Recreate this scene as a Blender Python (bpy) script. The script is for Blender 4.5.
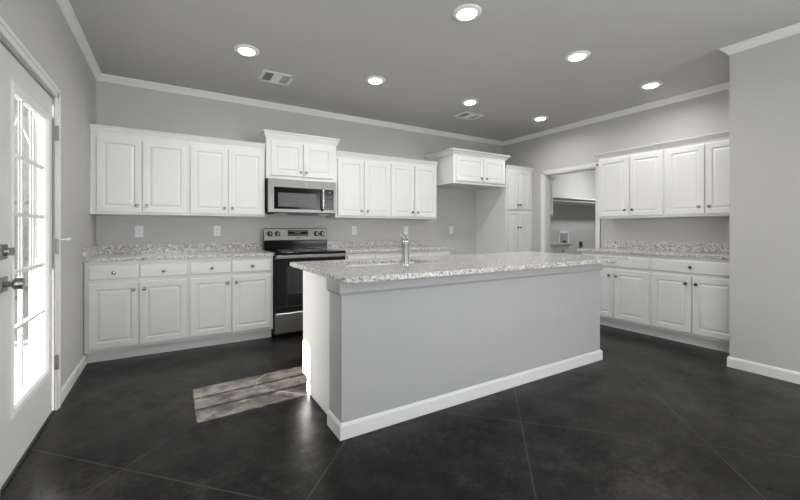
import bpy, bmesh, math, random
from mathutils import Vector, Matrix
for o in list(bpy.data.objects): bpy.data.objects.remove(o)
SC = bpy.context.scene
COL = SC.collection
PI = math.pi

# ------------------------------------------------------------ camera
cam = bpy.data.cameras.new('camera'); camo = bpy.data.objects.new('camera', cam); COL.objects.link(camo)
cam.sensor_width = 36; cam.lens = 368.61 / 800 * 36
cam.shift_x = (400 - 385.17) / 800; cam.shift_y = -(250 - 229.33) / 800
cam.clip_start = 0.02
camo.location = (0.647, -4.597, 1.162); camo.rotation_euler = (PI / 2, 0, -0.525)
SC.camera = camo
# ------------------------------------------------------------ exposure
vs = SC.view_settings
vs.view_transform = 'Standard'; vs.look = 'None'; vs.gamma = 1.0; vs.exposure = 0.22; vs.use_curve_mapping = False
# ------------------------------------------------------------ world: sky
wd = bpy.data.worlds.new('world'); SC.world = wd; wd.use_nodes = True
wn = wd.node_tree; wn.nodes.clear()
wo = wn.nodes.new('ShaderNodeOutputWorld'); wb = wn.nodes.new('ShaderNodeBackground')
sky = wn.nodes.new('ShaderNodeTexSky'); sky.sky_type = 'NISHITA'; sky.sun_disc = False
sky.sun_elevation = math.radians(21); sky.sun_rotation = math.radians(-90); sky.dust_density = 3
hsv = wn.nodes.new('ShaderNodeHueSaturation'); hsv.inputs['Saturation'].default_value = 0.25
wn.links.new(sky.outputs[0], hsv.inputs['Color']); mixs = wn.nodes.new('ShaderNodeMix'); mixs.data_type = 'RGBA'; mixs.inputs[0].default_value = .7
mixs.inputs[7].default_value = (.95, .97, 1, 1)          # thin bright cloud over the clear sky
wn.links.new(hsv.outputs[0], mixs.inputs[6]); wn.links.new(mixs.outputs[2], wb.inputs[0])
wb.inputs[1].default_value = 1.5
wn.links.new(wb.outputs[0], wo.inputs[0])
# ------------------------------------------------------------ sun through the entry door
sd = bpy.data.lights.new('sun', 'SUN'); sd.energy = 80; sd.angle = 0.005; sd.color = (1, .94, .87)
so = bpy.data.objects.new('sun', sd); COL.objects.link(so); so.location = (-6, -2, 4)
so.rotation_euler = Vector((1, .06, -.385)).to_track_quat('-Z', 'Y').to_euler()

def area_light(name, loc, direction, sx, sy, power, color=(1, 1, 1), spread=PI):
    l = bpy.data.lights.new(name, 'AREA'); l.shape = 'RECTANGLE'; l.size = sx; l.size_y = sy
    l.energy = power; l.color = color; l.spread = spread
    o = bpy.data.objects.new(name, l); COL.objects.link(o); o.location = loc
    o.rotation_euler = Vector(direction).to_track_quat('-Z', 'Z').to_euler()
    return o
# unseen fill lamps added behind the camera, set at made-up windows
area_light('fill_light', (1.5, -12.40, 1.45), (-.1, 1, .9), 2.2, 1.6, 60, (.94, .97, 1))
area_light('fill_light', (0.08, -6.0, 1.45), (.35, 1, 2.4), 1.7, 1.6, 92, (.94, .97, 1))

area_light('fill_light', (4.66, -6.7, 1.5), (-1, .7, .6), 1.9, 1.5, 100, (.94, .97, 1))  # fill lamp added to brighten the left wall and entry door

H = 2.70          # ceiling
W = 5.72          # right wall
SX, SY = 4.732, -3.358   # partition corner

# ------------------------------------------------------------ material helpers
def new_mat(name):
    m = bpy.data.materials.new(name); m.use_nodes = True
    return m, m.node_tree, m.node_tree.nodes['Principled BSDF']
def mat(name, col, rough=.5, metal=0.0, spec=.5, noise=0.0, nscale=20, bump=0.0, bscale=200, coat=0.0):
    m, nt, b = new_mat(name)
    b.inputs['Roughness'].default_value = rough; b.inputs['Metallic'].default_value = metal
    b.inputs['Specular IOR Level'].default_value = spec; b.inputs['Coat Weight'].default_value = coat
    tc = nt.nodes.new('ShaderNodeTexCoord')
    n = nt.nodes.new('ShaderNodeTexNoise'); n.inputs['Scale'].default_value = nscale; n.inputs['Detail'].default_value = 4
    nt.links.new(tc.outputs['Object'], n.inputs['Vector'])
    r = nt.nodes.new('ShaderNodeValToRGB'); r.color_ramp.elements[0].position = .3; r.color_ramp.elements[1].position = .7
    r.color_ramp.elements[0].color = [max(0, c * (1 - noise)) for c in col] + [1]
    r.color_ramp.elements[1].color = [min(1, c * (1 + noise)) for c in col] + [1]
    nt.links.new(n.outputs['Fac'], r.inputs[0]); nt.links.new(r.outputs[0], b.inputs['Base Color'])
    if bump:
        n2 = nt.nodes.new('ShaderNodeTexNoise'); n2.inputs['Scale'].default_value = bscale
        nt.links.new(tc.outputs['Object'], n2.inputs['Vector'])
        bp = nt.nodes.new('ShaderNodeBump'); bp.inputs['Strength'].default_value = bump; bp.inputs['Distance'].default_value = .002
        nt.links.new(n2.outputs['Fac'], bp.inputs['Height']); nt.links.new(bp.outputs[0], b.inputs['Normal'])
    return m
def emit_mat(name, col, strength):
    m, nt, b = new_mat(name); b.inputs['Base Color'].default_value = (*col, 1)
    b.inputs['Emission Color'].default_value = (*col, 1); b.inputs['Emission Strength'].default_value = strength
    return m
def granite_mat():
    m, nt, b = new_mat('speckled_granite'); N = nt.nodes; L = nt.links
    b.inputs['Roughness'].default_value = .14; b.inputs['Specular IOR Level'].default_value = .4
    tc = N.new('ShaderNodeTexCoord')
    n1 = N.new('ShaderNodeTexNoise'); n1.inputs['Scale'].default_value = 75; n1.inputs['Detail'].default_value = 5; n1.inputs['Roughness'].default_value = .65
    n2 = N.new('ShaderNodeTexNoise'); n2.inputs['Scale'].default_value = 9; n2.inputs['Detail'].default_value = 3
    v = N.new('ShaderNodeTexVoronoi'); v.inputs['Scale'].default_value = 135
    v2 = N.new('ShaderNodeTexVoronoi'); v2.inputs['Scale'].default_value = 60
    for q in (n1, n2, v, v2): L.new(tc.outputs['Object'], q.inputs['Vector'])
    r1 = N.new('ShaderNodeValToRGB'); e = r1.color_ramp.elements
    e[0].position = .34; e[0].color = (.20, .187, .176, 1); e[1].position = .62; e[1].color = (.72, .70, .68, 1)
    k = e.new(.46); k.color = (.50, .475, .455, 1)
    L.new(n1.outputs['Fac'], r1.inputs[0])
    # per-cell dark mineral specks
    sep = N.new('ShaderNodeSeparateColor'); L.new(v.outputs['Color'], sep.inputs[0])
    gt = N.new('ShaderNodeMath'); gt.operation = 'GREATER_THAN'; gt.inputs[1].default_value = .89; L.new(sep.outputs[0], gt.inputs[0])
    mx = N.new('ShaderNodeMix'); mx.data_type = 'RGBA'; L.new(gt.outputs[0], mx.inputs[0]); L.new(r1.outputs[0], mx.inputs[6]); mx.inputs[7].default_value = (.16, .15, .145, 1)
    sep2 = N.new('ShaderNodeSeparateColor'); L.new(v2.outputs['Color'], sep2.inputs[0])
    gt2 = N.new('ShaderNodeMath'); gt2.operation = 'GREATER_THAN'; gt2.inputs[1].default_value = .80; L.new(sep2.outputs[0], gt2.inputs[0])
    mm = N.new('ShaderNodeMath'); mm.operation = 'MULTIPLY'; mm.inputs[1].default_value = .55; L.new(gt2.outputs[0], mm.inputs[0])
    mx2 = N.new('ShaderNodeMix'); mx2.data_type = 'RGBA'; L.new(mm.outputs[0], mx2.inputs[0]); L.new(mx.outputs[2], mx2.inputs[6]); mx2.inputs[7].default_value = (.86, .85, .83, 1)
    L.new(mx2.outputs[2], b.inputs['Base Color'])
    return m
def floor_mat():
    m, nt, b = new_mat('stained_concrete'); N = nt.nodes; L = nt.links
    tc = N.new('ShaderNodeTexCoord')
    def noise(s, d, r=.55, dist=0):
        n = N.new('ShaderNodeTexNoise'); n.inputs['Scale'].default_value = s; n.inputs['Detail'].default_value = d
        n.inputs['Roughness'].default_value = r; n.inputs['Distortion'].default_value = dist
        L.new(tc.outputs['Object'], n.inputs['Vector']); return n
    n1 = noise(1.5, 12, .70); n2 = noise(9, 12, .75); n3 = noise(38, 8, .75)
    def mad(a, k, c):
        q = N.new('ShaderNodeMath'); q.operation = 'MULTIPLY_ADD'; L.new(a, q.inputs[0]); q.inputs[1].default_value = k
        if isinstance(c, float): q.inputs[2].default_value = c
        else: L.new(c, q.inputs[2])
        return q.outputs[0]
    s = mad(n3.outputs['Fac'], .30, mad(n2.outputs['Fac'], .48, mad(n1.outputs['Fac'], .52, -.15)))
    r = N.new('ShaderNodeValToRGB'); e = r.color_ramp.elements
    e[0].position = .435; e[0].color = (.0065, .006, .0058, 1); e[1].position = .575; e[1].color = (.036, .033, .0305, 1)
    k = e.new(.505); k.color = (.013, .012, .0113, 1)
    L.new(s, r.inputs[0])
    # pale scuffs
    sc = N.new('ShaderNodeMapRange'); sc.inputs[1].default_value = .66; sc.inputs[2].default_value = .80
    n4 = noise(26, 10, .8); L.new(n4.outputs['Fac'], sc.inputs[0])
    mx = N.new('ShaderNodeMix'); mx.data_type = 'RGBA'; L.new(sc.outputs[0], mx.inputs[0]); L.new(r.outputs[0], mx.inputs[6]); mx.inputs[7].default_value = (.075, .069, .063, 1)
    # scored diagonal joints (x+y and x-y families)
    sp = N.new('ShaderNodeSeparateXYZ'); L.new(tc.outputs['Object'], sp.inputs[0])
    def joint(op, off, period):
        a = N.new('ShaderNodeMath'); a.operation = op; L.new(sp.outputs[0], a.inputs[0]); L.new(sp.outputs[1], a.inputs[1])
        c = N.new('ShaderNodeMath'); c.operation = 'ADD'; L.new(a.outputs[0], c.inputs[0]); c.inputs[1].default_value = -off + period * 20.5
        w = N.new('ShaderNodeMath'); w.operation = 'FLOORED_MODULO'; L.new(c.outputs[0], w.inputs[0]); w.inputs[1].default_value = period
        d = N.new('ShaderNodeMath'); d.operation = 'SUBTRACT'; L.new(w.outputs[0], d.inputs[0]); d.inputs[1].default_value = period / 2
        ab = N.new('ShaderNodeMath'); ab.operation = 'ABSOLUTE'; L.new(d.outputs[0], ab.inputs[0])
        lt = N.new('ShaderNodeMath'); lt.operation = 'LESS_THAN'; L.new(ab.outputs[0], lt.inputs[0]); lt.inputs[1].default_value = .0048
        return lt.outputs[0]
    ja, jb = joint('ADD', -.61, 1.36), joint('SUBTRACT', 2.86, 1.347)
    jm = N.new('ShaderNodeMath'); jm.operation = 'MAXIMUM'; L.new(ja, jm.inputs[0]); L.new(jb, jm.inputs[1])
    # joint colour varies along the joints: dark in places, pale in others
    nj = noise(.9, 2); rj = N.new('ShaderNodeValToRGB'); ej = rj.color_ramp.elements
    ej[0].position = .40; ej[0].color = (.016, .015, .014, 1); ej[1].position = .50; ej[1].color = (.068, .063, .058, 1)
    L.new(nj.outputs['Fac'], rj.inputs[0])
    mx2 = N.new('ShaderNodeMix'); mx2.data_type = 'RGBA'; L.new(jm.outputs[0], mx2.inputs[0]); L.new(mx.outputs[2], mx2.inputs[6]); L.new(rj.outputs[0], mx2.inputs[7])
    L.new(mx2.outputs[2], b.inputs['Base Color'])
    rr = N.new('ShaderNodeMapRange'); rr.inputs[3].default_value = .20; rr.inputs[4].default_value = .42; L.new(n2.outputs['Fac'], rr.inputs[0])
    n5 = noise(2.2, 12, .75)
    r2 = N.new('ShaderNodeMapRange'); r2.inputs[1].default_value = .36; r2.inputs[2].default_value = .62; r2.inputs[3].default_value = .08; r2.inputs[4].default_value = .27
    L.new(n5.outputs['Fac'], r2.inputs[0]); L.new(r2.outputs[0], b.inputs['Specular IOR Level'])
    L.new(rr.outputs[0], b.inputs['Roughness'])
    bp = N.new('ShaderNodeBump'); bp.inputs['Strength'].default_value = .12; bp.inputs['Distance'].default_value = .004
    L.new(n2.outputs['Fac'], bp.inputs['Height']); L.new(bp.outputs[0], b.inputs['Normal'])
    return m
def steel_mat(name, col, rough, sc=(2, 2, 300)):
    m, nt, b = new_mat(name); N = nt.nodes; L = nt.links
    tc = N.new('ShaderNodeTexCoord'); mp = N.new('ShaderNodeMapping'); mp.inputs['Scale'].default_value = sc
    n = N.new('ShaderNodeTexNoise'); n.inputs['Scale'].default_value = 3; n.inputs['Detail'].default_value = 3
    L.new(tc.outputs['Object'], mp.inputs[0]); L.new(mp.outputs[0], n.inputs['Vector'])
    r = N.new('ShaderNodeMapRange'); r.inputs[3].default_value = rough * .8; r.inputs[4].default_value = rough * 1.2
    L.new(n.outputs['Fac'], r.inputs[0]); L.new(r.outputs[0], b.inputs['Roughness'])
    b.inputs['Base Color'].default_value = (*col, 1); b.inputs['Metallic'].default_value = 1
    b.inputs['Anisotropic'].default_value = .5
    return m
def glass_mat():
    m = bpy.data.materials.new('window_glass'); m.use_nodes = True; nt = m.node_tree; nt.nodes.clear()
    o = nt.nodes.new('ShaderNodeOutputMaterial'); mx = nt.nodes.new('ShaderNodeMixShader')
    t = nt.nodes.new('ShaderNodeBsdfTransparent'); g = nt.nodes.new('ShaderNodeBsdfGlossy'); g.inputs['Roughness'].default_value = .02
    t.inputs[0].default_value = (.93, .95, .95, 1)
    f = nt.nodes.new('ShaderNodeFresnel'); f.inputs[0].default_value = 1.6
    ge = nt.nodes.new('ShaderNodeNewGeometry'); inv = nt.nodes.new('ShaderNodeMath'); inv.operation = 'SUBTRACT'; inv.inputs[0].default_value = 1
    nt.links.new(ge.outputs['Backfacing'], inv.inputs[1])
    ml = nt.nodes.new('ShaderNodeMath'); ml.operation = 'MULTIPLY'; nt.links.new(f.outputs[0], ml.inputs[0]); nt.links.new(inv.outputs[0], ml.inputs[1])
    nt.links.new(ml.outputs[0], mx.inputs[0]); nt.links.new(t.outputs[0], mx.inputs[1]); nt.links.new(g.outputs[0], mx.inputs[2])
    nt.links.new(mx.outputs[0], o.inputs[0]); return m

M = {}
M['wall'] = mat('grey_wall_paint', (.53, .522, .510), .62, spec=.3, noise=.012, nscale=3, bump=.06, bscale=260)
M['ceil'] = mat('grey_ceiling_paint', (.53, .522, .510), .7, spec=.25, noise=.012, nscale=3, bump=.06, bscale=260)
M['trim'] = mat('white_trim_paint', (.80, .795, .785), .35, noise=.01)
M['cab'] = mat('white_cabinet_paint', (.80, .797, .787), .33, noise=.012, nscale=6)
M['door'] = mat('white_door_paint', (.70, .690, .672), .4, noise=.01)
M['granite'] = granite_mat()
M['floor'] = floor_mat()
M['steel'] = steel_mat('stainless_steel', (.25, .243, .233), .38)
M['steelv'] = steel_mat('brushed_stainless_panel', (.45, .435, .42), .34, (300, 2, 2))
M['nickel'] = mat('brushed_nickel', (.24, .23, .22), .25, 1.0)
M['dnickel'] = mat('satin_nickel_hardware', (.33, .315, .30), .32, 1.0)
M['chrome'] = mat('chrome', (.52, .52, .52), .20, 1.0)
M['bglass'] = mat('black_glass', (.007, .007, .007), .12, spec=.18)
M['oven'] = mat('black_oven_glass', (.016, .016, .017), .14, spec=.3)
M['black'] = mat('black_plastic', (.012, .012, .012), .38)
M['dark'] = mat('dark_enamel', (.035, .035, .036), .4)
M['mwin'] = mat('microwave_screen', (.12, .12, .12), .3, spec=.25)
M['owin'] = mat('oven_window_glass', (.05, .05, .052), .12, spec=.4)
M['mark'] = mat('pale_print', (.38, .38, .38), .5)
M['jambp'] = mat('dimmed_jamb_paint', (.36, .35, .335), .5)  # white jamb colour lowered to tone down the grazing sunlight on it
M['rodm'] = mat('grey_rod', (.42, .42, .42), .4)
M['plate'] = mat('white_plastic', (.82, .82, .82), .35)
M['slot'] = mat('dark_slot', (.03, .03, .03), .6)
M['ventw'] = mat('white_vent_enamel', (.88, .88, .87), .4)
M['ventm'] = mat('half_shaded_louvers', (.52, .52, .52), .5)
M['ventd'] = mat('shaded_vent_louvers', (.30, .30, .30), .5)
M['glass'] = glass_mat()
def brick_mat():
    m, nt, b = new_mat('pale_brick'); N = nt.nodes; L = nt.links
    tc = N.new('ShaderNodeTexCoord'); mp = N.new('ShaderNodeMapping'); mp.inputs['Rotation'].default_value = (PI / 2, 0, 0)
    bt = N.new('ShaderNodeTexBrick'); bt.inputs['Scale'].default_value = 4
    bt.inputs['Color1'].default_value = (.27, .25, .24, 1); bt.inputs['Color2'].default_value = (.36, .34, .32, 1); bt.inputs['Mortar'].default_value = (.45, .44, .43, 1)
    L.new(tc.outputs['Object'], mp.inputs[0]); L.new(mp.outputs[0], bt.inputs['Vector']); L.new(bt.outputs[0], b.inputs['Base Color'])
    b.inputs['Roughness'].default_value = .9; return m
M['brick'] = brick_mat()
M['bark'] = mat('grey_bark', (.30, .28, .26), .9, noise=.3, nscale=8)
M['conc'] = mat('pale_concrete', (.20, .195, .19), .9, noise=.12, nscale=4)
M['grass'] = mat('dry_lawn', (.13, .135, .09), .95, noise=.4, nscale=6)
M['red'] = mat('red_valve', (.35, .05, .04), .4)
M['lamp'] = emit_mat('lamp_diffuser', (1, .97, .91), 7.0)
M['sinksteel'] = steel_mat('sink_steel', (.55, .54, .53), .32)

# ------------------------------------------------------------ mesh helpers
class MB:
    def __init__(s): s.bm = bmesh.new()
    def v(s, p): return s.bm.verts.new(p)
    def box(s, x0, x1, y0, y1, z0, z1):
        x0, x1 = sorted((x0, x1)); y0, y1 = sorted((y0, y1)); z0, z1 = sorted((z0, z1))
        v = [s.v((x, y, z)) for z in (z0, z1) for y in (y0, y1) for x in (x0, x1)]
        for f in ((0, 2, 3, 1), (4, 5, 7, 6), (0, 1, 5, 4), (2, 6, 7, 3), (0, 4, 6, 2), (1, 3, 7, 5)):
            s.bm.faces.new([v[i] for i in f])
        return s
    def loft(s, rings, cap0=True, cap1=True, closed=True):
        R = [[s.v(p) for p in r] for r in rings]
        n = len(R[0])
        for a, b in zip(R, R[1:]):
            for i in range(n if closed else n - 1):
                j = (i + 1) % n
                s.bm.faces.new((a[i], a[j], b[j], b[i]))
        if cap0: s.bm.faces.new(list(reversed(R[0])))
        if cap1: s.bm.faces.new(R[-1])
        return s
    def prism(s, poly, axis, a, b):
        """poly: 2D points; axis 'x': poly=(y,z); 'y': poly=(x,z); 'z': poly=(x,y)"""
        def pt(p, t): return {'x': (t, p[0], p[1]), 'y': (p[0], t, p[1]), 'z': (p[0], p[1], t)}[axis]
        return s.loft([[pt(p, a) for p in poly], [pt(p, b) for p in poly]])
    def lathe(s, prof, c, axis=(0, 0, 1), seg=20):
        ax = Vector(axis).normalized(); q = Vector((0, 0, 1)).rotation_difference(ax); c = Vector(c)
        rings = []
        for r, z in prof:
            rings.append([c + q @ Vector((max(r, 1e-4) * math.cos(2 * PI * i / seg), max(r, 1e-4) * math.sin(2 * PI * i / seg), z)) for i in range(seg)])
        return s.loft(rings)
    def tube(s, pts, rad, seg=10):
        pts = [Vector(p) for p in pts]; rings = []
        rad = rad if isinstance(rad, (list, tuple)) else [rad] * len(pts)
        up = Vector((0, 0, 1))
        for i, p in enumerate(pts):
            t = (pts[min(i + 1, len(pts) - 1)] - pts[max(i - 1, 0)]).normalized()
            q = up.rotation_difference(t)
            rings.append([p + q @ Vector((rad[i] * math.cos(2 * PI * k / seg), rad[i] * math.sin(2 * PI * k / seg), 0)) for k in range(seg)])
        return s.loft(rings)
    def sweep(s, prof, path, closed=False):
        """prof: closed (d,z) polygon; d goes to the right-hand side of the path direction; mitred corners."""
        n = len(path); rings = []
        for i in range(n):
            p = Vector(path[i])
            def nrm(a, b):
                t = (Vector(b) - Vector(a)).normalized(); return Vector((t.y, -t.x))
            ns = []
            if i > 0 or closed: ns.append(nrm(path[i - 1], path[i]))
            if i < n - 1 or closed: ns.append(nrm(path[i], path[(i + 1) % n]))
            m = ns[0] if len(ns) == 1 else (ns[0] + ns[1]) / (1 + ns[0].dot(ns[1]))
            rings.append([(p.x + m.x * d, p.y + m.y * d, z) for d, z in prof])
        if closed: rings.append(rings[0])
        return s.loft(rings, not closed, not closed)
    def build(s, name, m, parent=None, bevel=0.0, smooth=False, kind=None, seg=2):
        bmesh.ops.remove_doubles(s.bm, verts=s.bm.verts, dist=1e-6)
        bmesh.ops.recalc_face_normals(s.bm, faces=s.bm.faces)
        me = bpy.data.meshes.new(name); s.bm.to_mesh(me); s.bm.free()
        me.materials.append(M[m] if isinstance(m, str) else m)
        o = bpy.data.objects.new(name, me); COL.objects.link(o)
        if smooth:
            for p in me.polygons: p.use_smooth = True
            try: me.set_sharp_from_angle(angle=math.radians(40))
            except Exception: pass
        if bevel:
            bv = o.modifiers.new('bevel', 'BEVEL'); bv.width = bevel; bv.segments = seg; bv.limit_method = 'ANGLE'; bv.angle_limit = math.radians(40)
        if parent: o.parent = parent
        if kind: o['kind'] = kind
        return o
def B(*a): return MB().box(*a)
def thing(name, label, cat, loc=(0, 0, 0), rz=0.0, group=None):
    o = bpy.data.objects.new(name, None); COL.objects.link(o); o.empty_display_size = .1
    o.location = loc; o.rotation_euler = (0, 0, rz); tag(o, label, cat, group); return o
def tag(o, label, cat, group=None):
    o['label'] = label; o['category'] = cat
    if group: o['group'] = group
    return o
def copy_tree(o, parent=None):
    c = o.copy(); COL.objects.link(c)
    if parent: c.parent = parent
    for ch in list(o.children): copy_tree(ch, c)
    return c

# ------------------------------------------------------------ structure: shell
YR = -12.5   # rear wall of the living room behind the camera
B(-.15, 9.15, YR - .15, .15, -.12, 0).build('floor', 'floor', kind='structure')
B(-.15, 9.15, YR - .15, .15, H, H + .12).build('ceiling', 'ceil', kind='structure')
B(-.15, 9.15, 0, .15, 0, H).build('wall_back', 'wall', kind='structure')
DY0, DY1, DZ = -2.405, -1.500, 2.006      # entry door opening
w = MB(); w.box(-.12, 0, DY1, 0, 0, H); w.box(-.12, 0, DY0, DY1, DZ, H)
w.box(-.12, 0, -5.1, DY0, 0, H); w.box(-.12, 0, -6.9, -5.1, 0, .6); w.box(-.12, 0, -6.9, -5.1, 2.3, H); w.box(-.12, 0, YR, -6.9, 0, H)
w.build('wall_left', 'wall', kind='structure')
OY0, OY1, OZ = -1.655, -.838, 2.02        # laundry doorway
w = MB(); w.box(W, W + .12, OY1, 0, 0, H); w.box(W, W + .12, OY0, OY1, OZ, H); w.box(W, W + .12, SY, OY0, 0, H)
w.build('wall_right', 'wall', kind='structure')
w = MB(); w.box(SX, W + .12, -5.4, SY, 0, H); w.box(SX, SX + .15, -5.7, -5.4, 0, H); w.box(SX, SX + .15, YR, -7.7, 0, H)
w.box(SX, SX + .15, -7.7, -5.7, 0, .7); w.box(SX, SX + .15, -7.7, -5.7, 2.3, H)
w.build('wall_partition', 'wall', kind='structure')
w = MB(); w.box(-.15, .3, YR - .15, YR, 0, H); w.box(2.7, W + .12, YR - .15, YR, 0, H); w.box(.3, 2.7, YR - .15, YR, 0, .6); w.box(.3, 2.7, YR - .15, YR, 2.3, H)
w.build('wall_rear', 'wall', kind='structure')
B(9.0, 9.15, -2.6, 0, 0, H).build('wall_laundry_right', 'wall', kind='structure')
B(W + .12, 9.15, -2.75, -2.6, 0, H).build('wall_laundry_front', 'wall', kind='structure')

# out-of-frame windows, added to go with the fill lamps
def rear_window(name, axis, a0, a1, z0, z1, pos):
    m = MB()
    def bx(u0, u1, z0, z1, d0=-.03, d1=.03):
        if axis == 'x': m.box(u0, u1, pos + d0, pos + d1, z0, z1)
        else: m.box(pos + d0, pos + d1, u0, u1, z0, z1)
    t = .06; mid = (a0 + a1) / 2
    bx(a0, a1, z0, z0 + t); bx(a0, a1, z1 - t, z1); bx(a0, a0 + t, z0, z1); bx(a1 - t, a1, z0, z1); bx(mid - t / 2, mid + t / 2, z0, z1)
    f = m.build(name, 'trim', kind='structure')
    g = MB()
    if axis == 'x': g.box(a0, a1, pos - .004, pos + .004, z0, z1)
    else: g.box(pos - .004, pos + .004, a0, a1, z0, z1)
    g.build('pane', 'glass', f)
rear_window('added_window_1', 'x', .3, 2.7, .6, 2.3, YR - .08)
rear_window('added_window_3', 'y', -7.7, -5.7, .7, 2.3, SX + .08)
rear_window('added_window_2', 'y', -6.9, -5.1, .6, 2.3, -.08)

# crown moulding round the ceiling
CH, CP = .062, .050
crown = [(0, H - CH), (.008, H - CH), (.012, H - CH + .010), (.024, H - CH + .026), (.038, H - .018), (CP - .002, H - .012), (CP, H - .002), (CP, H), (0, H)]
MB().sweep(crown, [(0, YR), (0, 0), (W, 0), (W, SY), (SX, SY), (SX, YR)]).build('trim_1', 'trim', kind='structure')
# baseboards
bb = [(0, 0), (.013, 0), (.013, .070), (.009, .080), (.005, .086), (0, .086)]
MB().sweep(bb, [(0, -1.44), (0, -.545)]).build('baseboard_left', 'trim', kind='structure')
MB().sweep(bb, [(0, YR), (0, -2.475)]).build('baseboard_left_rear', 'trim', kind='structure')
MB().sweep(bb, [(5.18, SY), (SX, SY), (SX, YR)]).build('baseboard_partition', 'trim', kind='structure')
MB().sweep(bb, [(4.06, 0), (5.06, 0)]).build('baseboard_back', 'trim', kind='structure')
MB().sweep(bb, [(6.74, 0), (9.0, 0), (9.0, -2.6)]).build('baseboard_laundry', 'trim', kind='structure')

# door casings
def casing(name, xw, y0, y1, z1, s, wd=.062, t=.018, jd=.12, jm='trim'):
    """casing on plane x=xw, facing direction s (+1 / -1); jamb lines the opening"""
    prof = lambda: None
    m = MB()
    def stile(ya, yb, za, zb):
        m.box(xw, xw + s * t * .72, ya, yb, za, zb)
    r = .005
    m.box(xw, xw + s * t * .7, y0 - wd, y0 - r, 0, z1 + wd); m.box(xw, xw + s * t, y0 - wd, y0 - wd * .62, 0, z1 + wd)
    m.box(xw, xw + s * t * .7, y1 + r, y1 + wd, 0, z1 + wd); m.box(xw, xw + s * t, y1 + wd * .62, y1 + wd, 0, z1 + wd)
    m.box(xw, xw + s * t * .7, y0 - wd, y1 + wd, z1 + r, z1 + wd); m.box(xw, xw + s * t, y0 - wd, y1 + wd, z1 + wd * .62, z1 + wd)
    # jamb lining
    j = MB()
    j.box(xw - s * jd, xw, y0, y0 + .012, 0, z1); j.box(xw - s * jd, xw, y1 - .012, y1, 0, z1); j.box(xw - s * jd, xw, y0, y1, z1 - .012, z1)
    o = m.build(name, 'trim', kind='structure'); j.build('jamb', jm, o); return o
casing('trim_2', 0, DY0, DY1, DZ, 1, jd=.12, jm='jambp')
casing('trim_3', W, OY0, OY1, OZ, -1, wd=.058)

# ------------------------------------------------------------ entry door
GY0, GY1, GZ0, GZ1 = -2.172, -1.628, .306, 1.828      # glass
FX = -.010                                            # inner face of the slab
m = MB(); S0, S1 = DY0 + .015, DY1 - .015
for a in ((S0, GY0 - .02, .012, DZ - .014), (GY1 + .02, S1, .012, DZ - .014), (GY0 - .02, GY1 + .02, .012, GZ0 - .02), (GY0 - .02, GY1 + .02, GZ1 + .02, DZ - .014)):
    m.box(FX - .036, FX, *a)
door = m.build('door_1', 'door', kind='structure')
def ring_rect(y0, y1, z0, z1, d, x): return [(x, y0 + d, z0 + d), (x, y1 - d, z0 + d), (x, y1 - d, z1 - d), (x, y0 + d, z1 - d)]
m = MB()
for sgn in (1, -1):
    xf = FX if sgn > 0 else FX - .036
    q = (GY0 - .042, GY1 + .042, GZ0 - .042, GZ1 + .042)
    xg = FX - .022
    m.loft([ring_rect(*q, 0, xf), ring_rect(*q, 0, xf + sgn * .006), ring_rect(*q, .008, xf + sgn * .011), ring_rect(*q, .030, xf + sgn * .007), ring_rect(*q, .042, xf - sgn * .006), ring_rect(*q, .042, xg)], False, False)
lite = m.build('lite_frame', 'trim', door)
m = MB()
for k in (1, 2):
    y = GY0 + (GY1 - GY0) * k / 3
    for sgn in (1, -1): m.box(FX - .022 + sgn * .003, FX - .022 + sgn * .008, y - .010, y + .010, GZ0, GZ1)
for z in (.667, .948, 1.236, 1.533):
    for sgn in (1, -1): m.box(FX - .022 + sgn * .003, FX - .022 + sgn * .0085, GY0, GY1, z - .009, z + .009)
m.build('glazing_bars', 'trim', lite)
B(FX - .0248, FX - .0192, GY0, GY1, GZ0, GZ1).build('glass_pane', 'glass', lite)
for z, nm in ((.915, 'door_knob'), (1.062, 'deadbolt')):
    y = -2.315
    r = B(FX, FX + .012, y - .033, y + .033, z - .033, z + .033).build(nm, 'dnickel', door, bevel=.003)
    r['label'] = 'square satin nickel ' + ('door knob' if nm == 'door_knob' else 'deadbolt')
    if nm == 'door_knob':
        MB().lathe([(0, .010), (.013, .012), (.012, .034), (.02, .038), (.027, .044), (.027, .066), (.022, .073), (0, .075)], (FX, y, z), (1, 0, 0), 24).build('knob', 'dnickel', r, smooth=True)
    else:
        m = MB(); m.lathe([(0, .010), (.02, .012), (.018, .024), (0, .025)], (FX, y, z), (1, 0, 0), 20); m.box(FX + .02, FX + .042, y - .006, y + .006, z - .018, z + .018)
        m.build('thumb_turn', 'dnickel', r, smooth=True)
for z in (1.777, 1.053, .312):
    m = MB(); m.box(-.001, .0145, DY1 - .010, DY1 + .006, z - .045, z + .045)
    m.lathe([(0, -.05), (.006, -.047), (.006, .047), (0, .05)], (.016, DY1 - .004, z), (0, 0, 1), 10)
    m.build('hinge', 'dnickel', door, smooth=True)
m = MB(); m.tube([(.018, DY1 - .004, 1.098), (.05, DY1 + .012, 1.098), (.062, DY1 + .03, 1.098)], .004, 8); m.lathe([(0, 0), (.009, .002), (.009, .016), (0, .018)], (.060, DY1 + .028, 1.098), (.5, .85, 0), 10)
m.build('door_stop', 'plate', door, smooth=True)
B(-.15, .0, DY0, DY1, 0, .012).build('threshold', 'dark', door)

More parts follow.
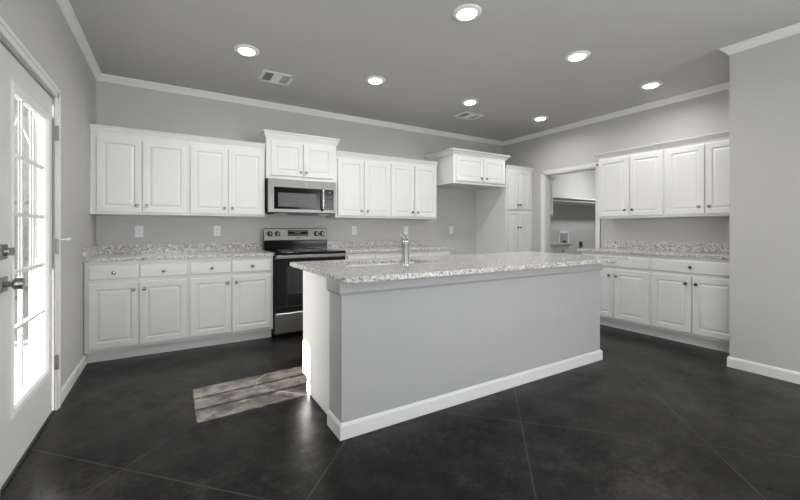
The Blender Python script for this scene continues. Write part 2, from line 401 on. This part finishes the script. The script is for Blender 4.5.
# ------------------------------------------------------------ cabinet parts
def panel_front(name, m, x0, x1, z0, z1, yb, parent, t=.020, raised=True):
    """overlay door / drawer front in the cabinet's local frame, back at y=yb, facing -y"""
    yf = yb - t
    def rr(d, dep): return [(x0 + d, yf + dep, z0 + d), (x1 - d, yf + dep, z0 + d), (x1 - d, yf + dep, z1 - d), (x0 + d, yf + dep, z1 - d)]
    if raised:
        s = min(.052, (x1 - x0) * .17)
        rings = [rr(0, t), rr(0, .004), rr(.004, 0), rr(s, 0), rr(s + .005, .008), rr(s + .011, .009), rr(s + .030, .0015)]
    else:
        rings = [rr(0, t), rr(0, .005), rr(.003, .002), rr(.011, 0)]
    return MB().loft(rings).build(name, m, parent)
def knob(x, z, y, parent, s=1.0):
    MB().lathe([(0, 0), (.009 * s, .0), (.007 * s, .006), (.0065 * s, .013), (.0155 * s, .017), (.0165 * s, .022), (.013 * s, .027), (0, .0285)], (x, y, z), (0, -1, 0), 18).build('knob', 'nickel', parent, smooth=True)
def cab_crown(x0, x1, depth, z0, z1, proj, parent, left=True, right=True, yb=0.0):
    h = z1 - z0
    prof = [(0, z0), (.010, z0), (.012, z0 + .18 * h), (.3 * proj + .008, z0 + .38 * h), (.7 * proj, z0 + .70 * h), (.96 * proj, z0 + .80 * h), (proj, z0 + .86 * h), (proj, z1), (0, z1)]
    pts = []
    if right: pts.append((x1, yb))
    pts += [(x1, -depth), (x0, -depth)]
    if left: pts.append((x0, yb))
    return MB().sweep(prof, pts[::-1]).build('crown_moulding', 'cab', parent)
def wall_cabinet(label, loc, rz, x0, x1, z0, z1, ctop, doors, dz, knobs, depth=.315, proj=.036, crown_l=False, crown_r=False, crown_h=.052, group=None, crown_yb=0.0):
    r = thing('wall_cabinet', label, 'cabinet', loc, rz, group)
    m = MB(); m.box(x0, x1, -depth, -.001, z0, z1)
    m.build('cabinet_body', 'cab', r, bevel=.0015)
    cab_crown(x0, x1, depth, ctop - crown_h, ctop, proj, r, crown_l, crown_r, crown_yb)
    for (a, b), (kx, kz) in zip(doors, knobs):
        d = panel_front('cabinet_door', 'cab', a, b, dz[0], dz[1], -depth, r)
        knob(kx, kz, -depth - .020, d)
    return r
def base_cabinet(label, loc, rz, x0, x1, drawers, doors, dknobs, knobs, depth=.612, toe=.535, zt=.105, ztop=.882, dzr=(.726, .847), dz=(.132, .692), group=None):
    r = thing('base_cabinet', label, 'cabinet', loc, rz, group)
    m = MB(); m.box(x0, x1, -depth, -.002, zt, ztop)
    m.build('cabinet_body', 'cab', r, bevel=.0015)
    B(x0, x1, -toe, -.1, 0, zt).build('toe_kick', 'cab', r)
    for (a, b), (kx, kz) in zip(drawers, dknobs):
        d = panel_front('drawer', 'cab', a, b, dzr[0], dzr[1], -depth, r, raised=False); knob(kx, kz, -depth - .020, d)
    for (a, b), (kx, kz) in zip(doors, knobs):
        d = panel_front('cabinet_door', 'cab', a, b, dz[0], dz[1], -depth, r); knob(kx, kz, -depth - .020, d)
    return r
RZ = -PI / 2   # right-hand wall: local x -> world -Y, local -y -> world -X

# back wall, left run of wall cabinets
gU = 'white wall cabinets'
wall_cabinet('white two-door wall cabinet in the corner beside the entry door', (0, 0, 0), 0, .001, .797, 1.304, 2.085, 2.124, [(.048, .395), (.403, .783)], (1.325, 2.024), [(.362, 1.388), (.437, 1.388)], crown_r=False)
wall_cabinet('white two-door wall cabinet just left of the microwave', (0, 0, 0), 0, .7975, 1.558, 1.304, 2.085, 2.124, [(.812, 1.166), (1.175, 1.544)], (1.325, 2.024), [(1.132, 1.386), (1.210, 1.386)])
# above the microwave
wall_cabinet('short raised white two-door cabinet directly above the microwave', (0, 0, 0), 0, 1.564, 2.405, 1.738, 2.20, 2.272, [(1.612, 1.978), (1.986, 2.352)], (1.775, 2.158), [(1.948, 1.825), (2.016, 1.825)], depth=.358, proj=.040, crown_l=True, crown_r=True, crown_h=.078)
# right of the microwave
wall_cabinet('white two-door wall cabinet just right of the microwave', (0, 0, 0), 0, 2.411, 3.200, 1.310, 2.09, 2.14, [(2.437, 2.797), (2.808, 3.176)], (1.335, 2.045), [(2.757, 1.395), (2.845, 1.395)])
wall_cabinet('white two-door wall cabinet left of the refrigerator alcove', (0, 0, 0), 0, 3.2005, 3.995, 1.310, 2.09, 2.14, [(3.214, 3.588), (3.600, 3.970)], (1.335, 2.045), [(3.548, 1.398), (3.640, 1.398)])
# above the refrigerator alcove
wall_cabinet('deep short white two-door cabinet over the empty refrigerator alcove', (0, 0, 0), 0, 4.050, 5.077, 1.812, 2.23, 2.285, [(4.098, 4.606), (4.616, 5.060)], (1.848, 2.192), [(4.556, 1.905), (4.662, 1.905)], depth=.620, proj=.062, crown_l=True, crown_r=True, crown_h=.072)

# pantry
r = thing('pantry_cabinet', 'tall narrow white four-door pantry cabinet in the back right corner', 'cabinet')
B(5.100, 5.690, -.612, -.001, .105, 2.11).build('cabinet_body', 'cab', r, bevel=.0015)
B(5.078, 5.100, -.634, -.001, 0, 1.810).build('side_panel', 'cab', r, bevel=.0015)
B(5.690, W - .001, -.606, -.001, .105, 2.11).build('filler', 'cab', r)
B(5.100, W - .002, -.535, -.1, 0, .105).build('toe_kick', 'cab', r)
cab_crown(5.100, W - .001, .612, 2.105, 2.155, .028, r, False, False)
for a, b, kx in ((5.135, 5.366, 5.343), (5.374, 5.640, 5.400)):
    d = panel_front('upper_door', 'cab', a, b, 1.468, 2.088, -.612, r); knob(kx, 1.545, -.632, d)
    d = panel_front('lower_door', 'cab', a, b, .132, 1.440, -.612, r); knob(kx, 1.190, -.632, d)

# base cabinets, back wall
base_cabinet('white base cabinet in the corner beside the entry door', (0, 0, 0), 0, .005, .790, [(.034, .390), (.398, .774)], [(.034, .390), (.398, .774)], [(.212, .784), (.584, .784)], [(.352, .628), (.434, .628)])
base_cabinet('white base cabinet standing just left of the range', (0, 0, 0), 0, .7905, 1.579, [(.800, 1.163), (1.171, 1.556)], [(.800, 1.163), (1.171, 1.556)], [(.985, .784), (1.364, .784)], [(1.125, .628), (1.208, .628)])
base_cabinet('white base cabinet right of the range, mostly hidden behind the island', (0, 0, 0), 0, 2.405, 3.210, [(2.43, 2.80), (2.81, 3.19)], [(2.43, 2.80), (2.81, 3.19)], [(2.615, .784), (3.0, .784)], [(2.76, .628), (2.85, .628)])
base_cabinet('white base cabinet left of the refrigerator alcove, behind the island', (0, 0, 0), 0, 3.2105, 4.000, [(3.23, 3.60), (3.61, 3.98)], [(3.23, 3.60), (3.61, 3.98)], [(3.415, .784), (3.8, .784)], [(3.56, .628), (3.65, .628)])

# right wall (local x = -Y)
wall_cabinet('white two-door wall cabinet beside the laundry doorway', (W, 0, 0), RZ, 1.862, 2.607, 1.298, 2.08, 2.128, [(1.884, 2.238), (2.246, 2.592)], (1.322, 2.040), [(2.197, 1.395), (2.282, 1.395)], crown_l=True)
wall_cabinet('white two-door wall cabinet partly hidden by the grey partition wall', (W, 0, 0), RZ, 2.6075, 3.332, 1.298, 2.08, 2.128, [(2.622, 2.962), (2.970, 3.316)], (1.322, 2.040), [(2.922, 1.395), (3.008, 1.395)])
base_cabinet('white base cabinet with one wide drawer nearest the laundry doorway', (W, 0, 0), RZ, 1.830, 2.598, [(1.860, 2.584)], [(1.860, 2.213), (2.221, 2.584)], [(2.222, .786)], [(2.176, .622), (2.256, .622)])
base_cabinet('white base cabinet with one wide drawer meeting the partition wall', (W, 0, 0), RZ, 2.5985, 3.332, [(2.612, 3.310)], [(2.612, 2.960), (2.968, 3.310)], [(2.958, .786)], [(2.920, .622), (3.004, .622)])

# ------------------------------------------------------------ countertops
CT0, CT1 = .883, .914
t = thing('countertop', 'speckled granite countertop running from the entry door wall to the range', 'countertop')
B(.001, 1.583, -.648, -.001, CT0, CT1).build('slab', 'granite', t, bevel=.003)
B(.021, 1.583, -.021, -.001, CT1, 1.005).build('backsplash', 'granite', t, bevel=.002)
B(.001, .021, -.640, -.001, CT1, 1.005).build('side_splash', 'granite', t, bevel=.002)
t = thing('countertop', 'speckled granite countertop between the range and the refrigerator alcove', 'countertop')
B(2.400, 4.020, -.648, -.001, CT0, CT1).build('slab', 'granite', t, bevel=.003)
B(2.400, 4.020, -.021, -.001, CT1, 1.005).build('backsplash', 'granite', t, bevel=.002)
t = thing('countertop', 'speckled granite countertop on the right wall base cabinets', 'countertop')
B(W - .648, W - .001, SY + .001, -1.780, CT0, CT1).build('slab', 'granite', t, bevel=.003)
B(W - .021, W - .001, SY + .001, -1.790, CT1, 1.012).build('backsplash', 'granite', t, bevel=.002)
B(W - .630, W - .021, SY + .001, SY + .021, CT1, 1.012).build('side_splash', 'granite', t, bevel=.002)

# ------------------------------------------------------------ island
IX0, IX1, IYF, IYB = 1.461, 3.960, -2.709, -2.525
isl = thing('kitchen_island', 'large island with grey half wall and white cabinet end', 'kitchen island', (2.7, -2.3, 0))
def ib(*a): return B(a[0] - 2.7, a[1] - 2.7, a[2] + 2.3, a[3] + 2.3, a[4], a[5])
M['hw'] = mat('darkened_wall_paint', (.44, .438, .436), .62, spec=.3, noise=.012, nscale=3, bump=.06, bscale=260)  # wall paint darkened: shade on the island front put into the colour
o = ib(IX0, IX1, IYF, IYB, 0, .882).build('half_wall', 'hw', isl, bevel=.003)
path = [(IX0 - 2.7, IYB + 2.3), (IX0 - 2.7, IYF + 2.3), (IX1 - 2.7, IYF + 2.3), (IX1 - 2.7, IYB + 2.3)]
MB().sweep([(0, 0), (.014, 0), (.014, .074), (.009, .082), (.005, .088), (0, .088)], path).build('baseboard', 'trim', isl)
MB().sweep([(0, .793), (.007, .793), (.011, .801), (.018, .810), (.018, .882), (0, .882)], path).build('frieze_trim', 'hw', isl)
m = MB()
EX = 1.490
def ibx(*a): m.box(a[0] - 2.7, a[1] - 2.7, a[2] + 2.3, a[3] + 2.3, a[4], a[5])
ibx(EX, EX + .019, -2.525, -1.925, .105, .882); ibx(EX, EX + .019, -2.525, -2.02, 0, .105)
m.build('end_panel', 'cab', isl)
m = MB(); ibx(3.93, 3.95, -2.525, -1.925, .105, .882); ibx(3.93, 3.95, -2.525, -2.02, 0, .105)
m.build('end_panel', 'cab', isl)
m = MB(); ibx(EX + .019, 3.93, -1.945, -1.925, .105, .882); ibx(EX + .019, 3.93, -2.52, -1.945, .105, .125); ibx(EX + .019, 3.93, -2.04, -2.02, 0, .105)
m.build('cabinet_body', 'cab', isl)
for k in range(6):
    x0 = -1.17 + k * .40
    q = panel_front('cabinet_door', 'cab', -x0 - .385, -x0 - .01, .132, .692, 0, isl); q.rotation_euler = (0, 0, PI); q.location = (0, .375, 0)
    q = panel_front('drawer', 'cab', -x0 - .385, -x0 - .01, .726, .847, 0, isl, raised=False); q.rotation_euler = (0, 0, PI); q.location = (0, .375, 0)

# island countertop with the sink cut-out
HX0, HX1, HY0, HY1 = 1.680, 2.440, -2.350, -1.960
CX0, CX1, CY0, CY1 = 1.423, 4.146, -2.869, -1.814
m = MB()
def rect(x0, x1, y0, y1, z): return [(x0, y0, z), (x1, y0, z), (x1, y1, z), (x0, y1, z)]
m.loft([rect(CX0, CX1, CY0, CY1, CT0), rect(CX0, CX1, CY0, CY1, CT1), rect(HX0, HX1, HY0, HY1, CT1), rect(HX0, HX1, HY0, HY1, CT0), rect(CX0, CX1, CY0, CY1, CT0)], False, False)
ic = m.build('island_countertop', 'granite', bevel=.003); tag(ic, 'large speckled granite slab on top of the island', 'countertop')
# undermount sink
m = MB(); e = .012
def rrect(x0, x1, y0, y1, z, r, n=5):
    p = []
    for cx, cy, a0 in ((x1 - r, y1 - r, 0), (x0 + r, y1 - r, 90), (x0 + r, y0 + r, 180), (x1 - r, y0 + r, 270)):
        for i in range(n + 1):
            a = math.radians(a0 + 90 * i / n); p.append((cx + r * math.cos(a), cy + r * math.sin(a), z))
    return p
m.loft([rrect(HX0 - .02, HX1 + .02, HY0 - .02, HY1 + .015, .8815, .05), rrect(HX0, HX1, HY0, HY1, .8815, .05), rrect(HX0 + .01, HX1 - .01, HY0 + .01, HY1 - .01, .70, .06), rrect(HX0 + .03, HX1 - .03, HY0 + .03, HY1 - .03, .685, .06)], False, True)
sk = m.build('sink', 'sinksteel', smooth=True); tag(sk, 'stainless steel undermount sink set into the island countertop', 'sink')
MB().lathe([(.045, 0), (.045, .003), (.03, .004), (.025, .001), (0, .001)], (2.06, -2.15, .685), (0, 0, 1), 20).build('drain', 'chrome', sk, smooth=True)
# faucet
FXc, FYc = 2.060, -2.440
fa = thing('faucet', 'chrome single-lever faucet standing behind the island sink', 'faucet', (FXc, FYc, CT1))
MB().lathe([(0, 0), (.030, 0), (.030, .005), (.0275, .009), (.0275, .146), (.025, .149), (.025, .153), (.0275, .156), (.0275, .166), (.024, .178), (.017, .187), (0, .190)], (0, 0, 0), (0, 0, 1), 28).build('faucet_body', 'chrome', fa, smooth=True)
m = MB(); m.tube([(.004, -.003, .172), (-.008, .005, .192), (-.020, .012, .208), (-.028, .018, .222)], [.020, .0175, .012, .007], 14)
m.build('lever', 'chrome', fa, smooth=True)
m = MB(); m.tube([(.008, .012, .10), (.045, .07, .128), (.085, .134, .138), (.105, .165, .126), (.112, .176, .100)], [.019, .018, .017, .017, .018], 14)
m.build('spout', 'chrome', fa, smooth=True)

# ------------------------------------------------------------ range
RX0, RX1 = 1.590, 2.394
rg = thing('range', 'stainless and black electric range between the back wall base cabinets', 'range', (RX0, 0, 0))
RW = RX1 - RX0
B(.003, RW - .003, -.625, -.03, .035, .893).build('oven_body', 'dark', rg)
for x in (.04, RW - .04):
    for y in (-.58, -.08): MB().lathe([(.018, 0), (.018, .012), (.01, .014), (.01, .036)], (x, y, 0), (0, 0, 1), 12).build('foot', 'black', rg)
ct = B(0, RW, -.672, -.095, .893, .917).build('cooktop', 'bglass', rg, bevel=.004)
for x, y, q in ((.2, -.5, .10), (.6, -.5, .085), (.2, -.23, .075), (.6, -.23, .10)):
    MB().lathe([(q - .004, 0), (q - .004, .0008), (q, .0008), (q, 0)], (x, y, .917), (0, 0, 1), 32).build('burner_ring', 'mark', ct)
B(.010, RW - .005, -.092, -.03, .893, 1.024).build('riser', 'bglass', rg, bevel=.003)
bg = MB().prism([(-.030, 1.024), (-.096, 1.024), (-.100, 1.032), (-.078, 1.168), (-.070, 1.176), (-.030, 1.176)], 'x', .006, RW - .002).build('backguard', 'steel', rg, bevel=.002)
def bgy(z): return -.100 + (z - 1.032) * .022 / .136
def bgface(x0, x1, z0, z1, t, name, mt, par):
    return MB().prism([(bgy(z0) - t, z0), (bgy(z1) - t, z1), (bgy(z1) + .002, z1), (bgy(z0) + .002, z0)], 'x', x0, x1).build(name, mt, par)
ds = bgface(.290, .545, 1.082, 1.150, .002, 'display', 'bglass', bg)
mk = MB()
for rw in (1.096, 1.134):
    for k in range(9):
        x = .305 + k * .026 + (.004 if rw > 1.1 else 0); wd_ = .012 + .004 * ((k * 7) % 3) / 2
        mk.prism([(bgy(rw - .003) - .003, rw - .003), (bgy(rw + .004) - .003, rw + .004), (bgy(rw + .004), rw + .004), (bgy(rw - .003), rw - .003)], 'x', x, x + wd_)
for k in range(4):
    x = .385 + k * .016 + (.004 if k > 1 else 0)
    mk.prism([(bgy(1.114) - .003, 1.114), (bgy(1.126) - .003, 1.126), (bgy(1.126), 1.126), (bgy(1.114), 1.114)], 'x', x, x + .009)
mk.build('display_marks', 'mark', ds)
bgface(.392, .440, 1.054, 1.064, .0015, 'emblem', 'dark', bg)
for x in (.075, .165, .655, .730):
    k = MB().lathe([(.034, 0), (.034, .003), (.029, .004), (.027, .024), (.024, .028), (0, .028)], (x, bgy(1.108) - .001, 1.108), (0, -1, .16), 22).build('control_knob', 'black', bg, smooth=True)
    B(x - .005, x + .005, bgy(1.108) - .034, bgy(1.108) - .024, 1.090, 1.128).build('grip', 'nickel', k, bevel=.002)
od = B(.004, RW - .004, -.668, -.625, .288, .846).build('oven_door', 'oven', rg, bevel=.003)
B(.135, RW - .135, -.6705, -.667, .475, .752).build('oven_window', 'owin', od)
m = MB()
for a in ((.118, .121, .345, .826), (RW - .121, RW - .118, .345, .826), (.004, RW - .004, .335, .338), (.132, .135, .472, .755), (RW - .135, RW - .132, .472, .755), (.132, RW - .132, .752, .755), (.132, RW - .132, .472, .475)):
    m.box(a[0], a[1], -.6695, -.667, a[2], a[3])
m.build('window_outline', mat('grey_line_print', (.13, .13, .13), .3), od)
m = MB(); m.box(.004, RW - .002, -.688, -.640, .848, .888)
fr = m.build('oven_handle', 'steel', rg, bevel=.006)
dr = MB().prism([(-.625, .060), (-.668, .060), (-.668, .262), (-.660, .270), (-.625, .270)], 'x', .006, RW - .006).build('storage_drawer', 'steelv', rg, bevel=.002)
B(.05, RW - .05, -.655, -.625, .270, .288).build('drawer_pull_recess', 'black', rg)

# ------------------------------------------------------------ microwave (hangs under its cabinet)
MX0, MX1, MZ0, MZ1, MY = 1.574, 2.384, 1.340, 1.736, -.400
MW, MH = MX1 - MX0, MZ1 - MZ0
mw = thing('microwave', 'stainless over-the-range microwave mounted under the short cabinet', 'microwave', (MX0, 0, MZ0))
B(.002, MW - .002, MY + .035, -.02, .012, MH).build('case', 'dark', mw)
fr = MB().box(0, MW, MY, MY + .036, .016, MH - .002).build('front_panel', 'steel', mw, bevel=.004)
dw = B(.080 * MW, .757 * MW, MY - .003, MY + .001, .134 * MH, .763 * MH).build('door_glass', 'bglass', mw, bevel=.002)
B(.137 * MW, .690 * MW, MY - .0045, MY - .002, .205 * MH, .60 * MH).build('door_window', 'mwin', dw)
m = MB(); m.tube([(.782 * MW, MY - .002, .13 * MH), (.782 * MW, MY - .034, .17 * MH), (.782 * MW, MY - .036, .45 * MH), (.782 * MW, MY - .034, .72 * MH), (.782 * MW, MY - .002, .755 * MH)], .0175, 14)
m.build('handle', 'chrome', mw, smooth=True)
kp = B(.815 * MW, .962 * MW, MY - .003, MY + .001, .140 * MH, .754 * MH).build('keypad', 'bglass', mw)
kpm = mat('keypad_print', (.30, .30, .30), .5)
for rz_, cols, hh in ((.665, 2, .022), (.52, 4, .016), (.40, 4, .014), (.345, 4, .014), (.29, 4, .014), (.19, 3, .014)):
    for k in range(cols):
        x = .885 + k * .016 if cols == 2 else .842 + k * .105 / cols
        B(x * MW, (x + .013) * MW, MY - .0038, MY - .002, rz_ * MH, (rz_ + hh) * MH).build('key', kpm, kp)
m = MB(); m.lathe([(0, 0), (.011, 0), (.011, .0015), (0, .002)], (.535 * MW, MY, .885 * MH), (0, -1, 0), 20)
m.build('emblem', mat('emblem_print', (.42, .41, .40), .35, 1.0), mw)
B(.06, .75, MY + .01, -.06, .0, .016).build('vent_grille', 'black', mw)
for x in (.09, .60): B(x, x + .13, MY + .03, MY + .12, -.006, .001).build('task_light_lens', mat('lens', (.75, .73, .7), .2), mw)

# ------------------------------------------------------------ ceiling: lights and vents
lab = {(0, 0): 'lit recessed ceiling light nearest the entry door', (1, 0): 'lit recessed ceiling light second along the back row, right of the square register',
       (2, 0): 'lit recessed ceiling light just above the far ceiling vent', (3, 0): 'lit recessed ceiling light in the back row nearest the right wall, by the pantry corner',
       (1, 1): 'lit recessed ceiling light at the top edge of the view, largest and nearest', (2, 1): 'lit recessed ceiling light second along the front row over the island end',
       (3, 1): 'lit recessed ceiling light in front of the right wall cabinets'}
LX, LY = (1.205, 2.461, 3.760, 5.059), (-1.262, -2.622)
proto = None
for (i, j), lb in lab.items():
    loc = (LX[i], LY[j], H)
    if proto is None:
        proto = thing('recessed_light', lb, 'ceiling light', loc, 0, 'recessed ceiling lights')
        MB().lathe([(.104, 0), (.104, -.004), (.100, -.008), (.084, -.012), (.072, -.013), (.0645, -.010), (.0645, 0)], (0, 0, 0), (0, 0, 1), 40).build('trim_ring', 'plate', proto, smooth=True)
        MB().lathe([(0, -.006), (.064, -.006), (.064, -.014), (.060, -.020), (0, -.022)], (0, 0, 0), (0, 0, 1), 36).build('diffuser', 'lamp', proto)
        ld = bpy.data.lights.new('recessed_lamp', 'AREA'); ld.shape = 'DISK'; ld.size = .12; ld.energy = 6.0; ld.color = (1, .985, .965); ld.spread = math.radians(165)
        lo = bpy.data.objects.new('lamp_glow', ld); COL.objects.link(lo); lo.location = (0, 0, -.034); lo.parent = proto
    else:
        c = copy_tree(proto); c.location = loc; c['label'] = lb
def register(lb, x0, x1, y0, y1):
    cx, cy = (x0 + x1) / 2, (y0 + y1) / 2; wx, wy = (x1 - x0) / 2, (y1 - y0) / 2
    t = thing('ceiling_vent', lb, 'vent', (cx, cy, H), 0, 'ceiling vents')
    m = MB()
    m.box(-wx, wx, -wy, -wy + .035, -.008, 0); m.box(-wx, wx, wy - .035, wy, -.008, 0); m.box(-wx, -wx + .035, -wy, wy, -.008, 0); m.box(wx - .035, wx, -wy, wy, -.008, 0)
    m.box(-wx * .28, wx * .28, -wy, wy, -.009, 0)
    m.build('frame', 'ventw', t, bevel=.002)
    B(-wx + .01, wx - .01, -wy + .01, wy - .01, -.003, -.0005).build('duct_opening', 'slot', t)
    for sgn in (-1, 1):
        m = MB(); n = 7
        for k in range(n):
            xx = sgn * (wx * .30 + (wx - .035 - wx * .30) * (k + .5) / n); h = .0055
            m.prism([(xx - h, -.003), (xx - h + .002, -.003), (xx + h * (1 if sgn > 0 else .2), -.0085), (xx + h * (1 if sgn > 0 else .2) - .002, -.0085)], 'y', -wy + .035, wy - .035)
        m.build('louvers', 'ventm' if sgn > 0 else 'ventd', t)  # shade on the slanted white louvers is put into each side's grey
register('white square ceiling register nearest the entry door, over the left cabinets', 1.407, 1.722, -.945, -.675)
register('white ceiling register farther back, toward the pantry', 3.960, 4.295, -.968, -.730)

# ------------------------------------------------------------ wall outlets
def outlet(lb, x, z):
    t = thing('wall_outlet', lb, 'outlet', (x, -.0005, z), 0, 'wall outlets above the counters')
    B(-.037, .037, -.006, 0, -.058, .058).build('cover_plate', 'plate', t, bevel=.003)
    for dz in (.022, -.022):
        q = B(-.017, .017, -.008, -.004, dz - .014, dz + .014).build('receptacle', 'plate', t, bevel=.003)
        m = MB(); m.box(-.008, -.006, -.0085, -.006, dz - .004, dz + .006); m.box(.006, .008, -.0085, -.006, dz - .004, dz + .006); m.box(-.002, .002, -.0085, -.006, dz - .010, dz - .006)
        m.build('slots', 'slot', q)
outlet('white double outlet on the back wall, nearest the entry door corner', .354, 1.139)
outlet('white double outlet on the back wall, just left of the range', 1.094, 1.143)
outlet('white double outlet on the back wall, just right of the range', 2.815, 1.146)
outlet('white double outlet on the back wall behind the faucet', 3.668, 1.146)
outlet('white outlet inside the refrigerator alcove', 4.532, 1.150)

# ------------------------------------------------------------ laundry room beyond the doorway
area_l = thing('laundry_ceiling_light', 'round flush ceiling light inside the laundry room', 'ceiling light', (7.9, -1.0, H))
MB().lathe([(.15, 0), (.15, -.03), (.12, -.06), (0, -.07)], (0, 0, 0), (0, 0, 1), 28).build('dome', 'lamp', area_l, smooth=True)
ld = bpy.data.lights.new('laundry_lamp', 'AREA'); ld.shape = 'DISK'; ld.size = .28; ld.energy = 24; ld.color = (.96, .99, 1)
lo = bpy.data.objects.new('lamp_glow', ld); COL.objects.link(lo); lo.location = (0, 0, -.08); lo.parent = area_l
wall_cabinet('white wall cabinet inside the laundry room, seen past the door casing', (0, 0, 0), 0, 5.86, 6.672, 1.40, 2.06, 2.112, [(5.885, 6.25), (6.26, 6.648)], (1.425, 2.03), [(6.215, 1.49), (6.30, 1.49)], crown_r=True, proj=.04)
base_cabinet('white base cabinet in the laundry room under a short granite top', (0, 0, 0), 0, 5.86, 6.690, [(5.885, 6.27), (6.28, 6.665)], [(5.885, 6.27), (6.28, 6.665)], [(6.08, .79), (6.47, .79)], [(6.235, .628), (6.315, .628)])
t = thing('countertop', 'short dark granite countertop inside the laundry room', 'countertop')
B(5.845, 6.745, -.648, -.001, CT0, CT1).build('slab', 'granite', t, bevel=.003)
B(5.845, 5.865, -.648, -.001, CT1, 1.0).build('side_splash', 'granite', t)
B(5.865, 6.745, -.021, -.001, CT1, .935).build('backsplash', 'granite', t)
t = thing('closet_shelf', 'long white shelf with hanging rod on the laundry room back wall', 'shelf')
B(6.680, 8.999, -.305, -.001, 1.742, 1.762).build('shelf_board', 'trim', t, bevel=.002)
B(6.680, 8.999, -.022, -.001, 1.66, 1.742).build('cleat', 'trim', t)
MB().tube([(6.680, -.27, 1.690), (8.999, -.27, 1.690)], .016, 12).build('hanging_rod', 'rodm', t, smooth=True)
t = thing('washer_outlet_box', 'white recessed washer outlet box with hose valves in the laundry wall', 'outlet box', (7.425, -.0005, .985))
m = MB(); s = .165
m.box(-s, -s + .04, -.014, 0, -.13, .14); m.box(s - .04, s, -.014, 0, -.13, .14); m.box(-s, s, -.014, 0, .095, .14); m.box(-s, s, -.014, 0, -.13, -.105)
m.build('frame', 'plate', t, bevel=.003)
B(-s + .04, s - .04, -.004, 0, -.105, .095).build('recess', mat('grey_plastic', (.35, .35, .35), .5), t)
for dx in (-.03, .03):
    m = MB(); m.tube([(dx, -.006, -.09), (dx, -.02, -.06), (dx, -.04, -.05)], .012, 10); m.build('valve', 'nickel', t)
MB().tube([(-.045, -.03, -.035), (.0, -.03, -.06)], .008, 8).build('valve_handle', 'red', t)
t = thing('dryer_outlet', 'black dryer outlet low on the laundry room wall', 'outlet', (8.005, -.0005, .855))
B(-.062, .062, -.006, 0, -.066, .066).build('cover_plate', mat('grey_plate', (.42, .42, .42), .4), t, bevel=.003)
B(-.046, .046, -.016, -.004, -.048, .052).build('socket', 'black', t, bevel=.006)
o = MB().lathe([(0, 0), (.055, 0), (.052, .045), (0, .047)], (6.80 - .24, -.25, CT1 + .0005), (0, 0, 1), 20).build('pipe_cap', 'plate', smooth=True)
tag(o, 'small white round cap lying on the laundry room countertop', 'cap')

# ------------------------------------------------------------ outside the entry door
B(-14, -.15, -14, 14, -.35, -.16).build('ground', 'grass', kind='structure')
B(-3.3, -.15, -6, 5, -.16, -.02).build('porch_floor', 'conc', kind='structure')
B(-3.1, -2.95, -6, .6, 2.10, 2.60).build('sun_block_beam', 'trim', kind='structure')  # unseen beam added to cut the sun off the upper door glass
B(-3.3, -2.15, -6, .6, 2.60, 2.70).build('sun_block_roof', 'trim', kind='structure')  # unseen slab added to stop sun passing over the beam
for i, (x, y, lb) in enumerate(((-3.02, -5.2, 'white square porch post farthest left of the entry door'), (-3.02, 0.4, 'white square porch post right of the entry door'), (-3.02, -2.9, 'white square porch post straight out from the entry door'))):
    m = MB(); m.box(x - .07, x + .07, y - .07, y + .07, -.02, 2.10); m.box(x - .09, x + .09, y - .09, y + .09, -.02, .12); m.box(x - .09, x + .09, y - .09, y + .09, 2.0, 2.10)
    tag(m.build('porch_post', 'trim', bevel=.004), lb, 'post')

# neighbouring house seen through the door glass
nh = thing('house', 'pale brick neighbouring house seen through the glass of the entry door', 'house', (-3.5, 7.0, -.16))
B(-5, 3.2, 0, 3, 0, 4.6).build('wall', 'brick', nh)
B(-3.5, -2.5, -6.6, 0, 0, 4.6).build('shade_wall', 'brick', nh)  # unseen wall added to keep the side yard out of the sun
MB().prism([(-.4, 4.6), (3.4, 4.6), (1.5, 5.6)], 'x', -5.4, 3.4).build('roof', 'bark', nh)
f = B(1.9, 2.9, -.05, 0, 1.0, 2.6).build('window', 'trim', nh); B(1.97, 2.83, -.06, -.04, 1.07, 2.53).build('pane', 'mwin', f)

# bare winter trees in the side yard
random.seed(4)
for x, y, hgt, rr_, lb in ((-1.25, 4.6, 6.0, .09, 'bare grey tree in the side yard, thicker trunk'), (-2.0, 3.2, 5.6, .06, 'bare grey tree in the side yard, slimmer trunk closer to the porch')):
    tr = thing('tree', lb, 'tree', (x, y, -.16))
    MB().tube([(0, 0, 0), (.03, 0, hgt * .3), (-.05, .05, hgt * .65), (0, 0, hgt)], [rr_, rr_ * .8, rr_ * .5, .02], 10).build('trunk', 'bark', tr, smooth=True)
    for k in range(7):
        z = hgt * (.3 + .09 * k); a = random.uniform(0, 6.28); L_ = hgt * random.uniform(.15, .3)
        MB().tube([(0, 0, z), (math.cos(a) * L_ * .5, math.sin(a) * L_ * .5, z + L_ * .5), (math.cos(a) * L_ * .8, math.sin(a) * L_ * .8, z + L_ * 1.1)], [rr_ * .4, rr_ * .25, .008], 7).build('branch', 'bark', tr, smooth=True)
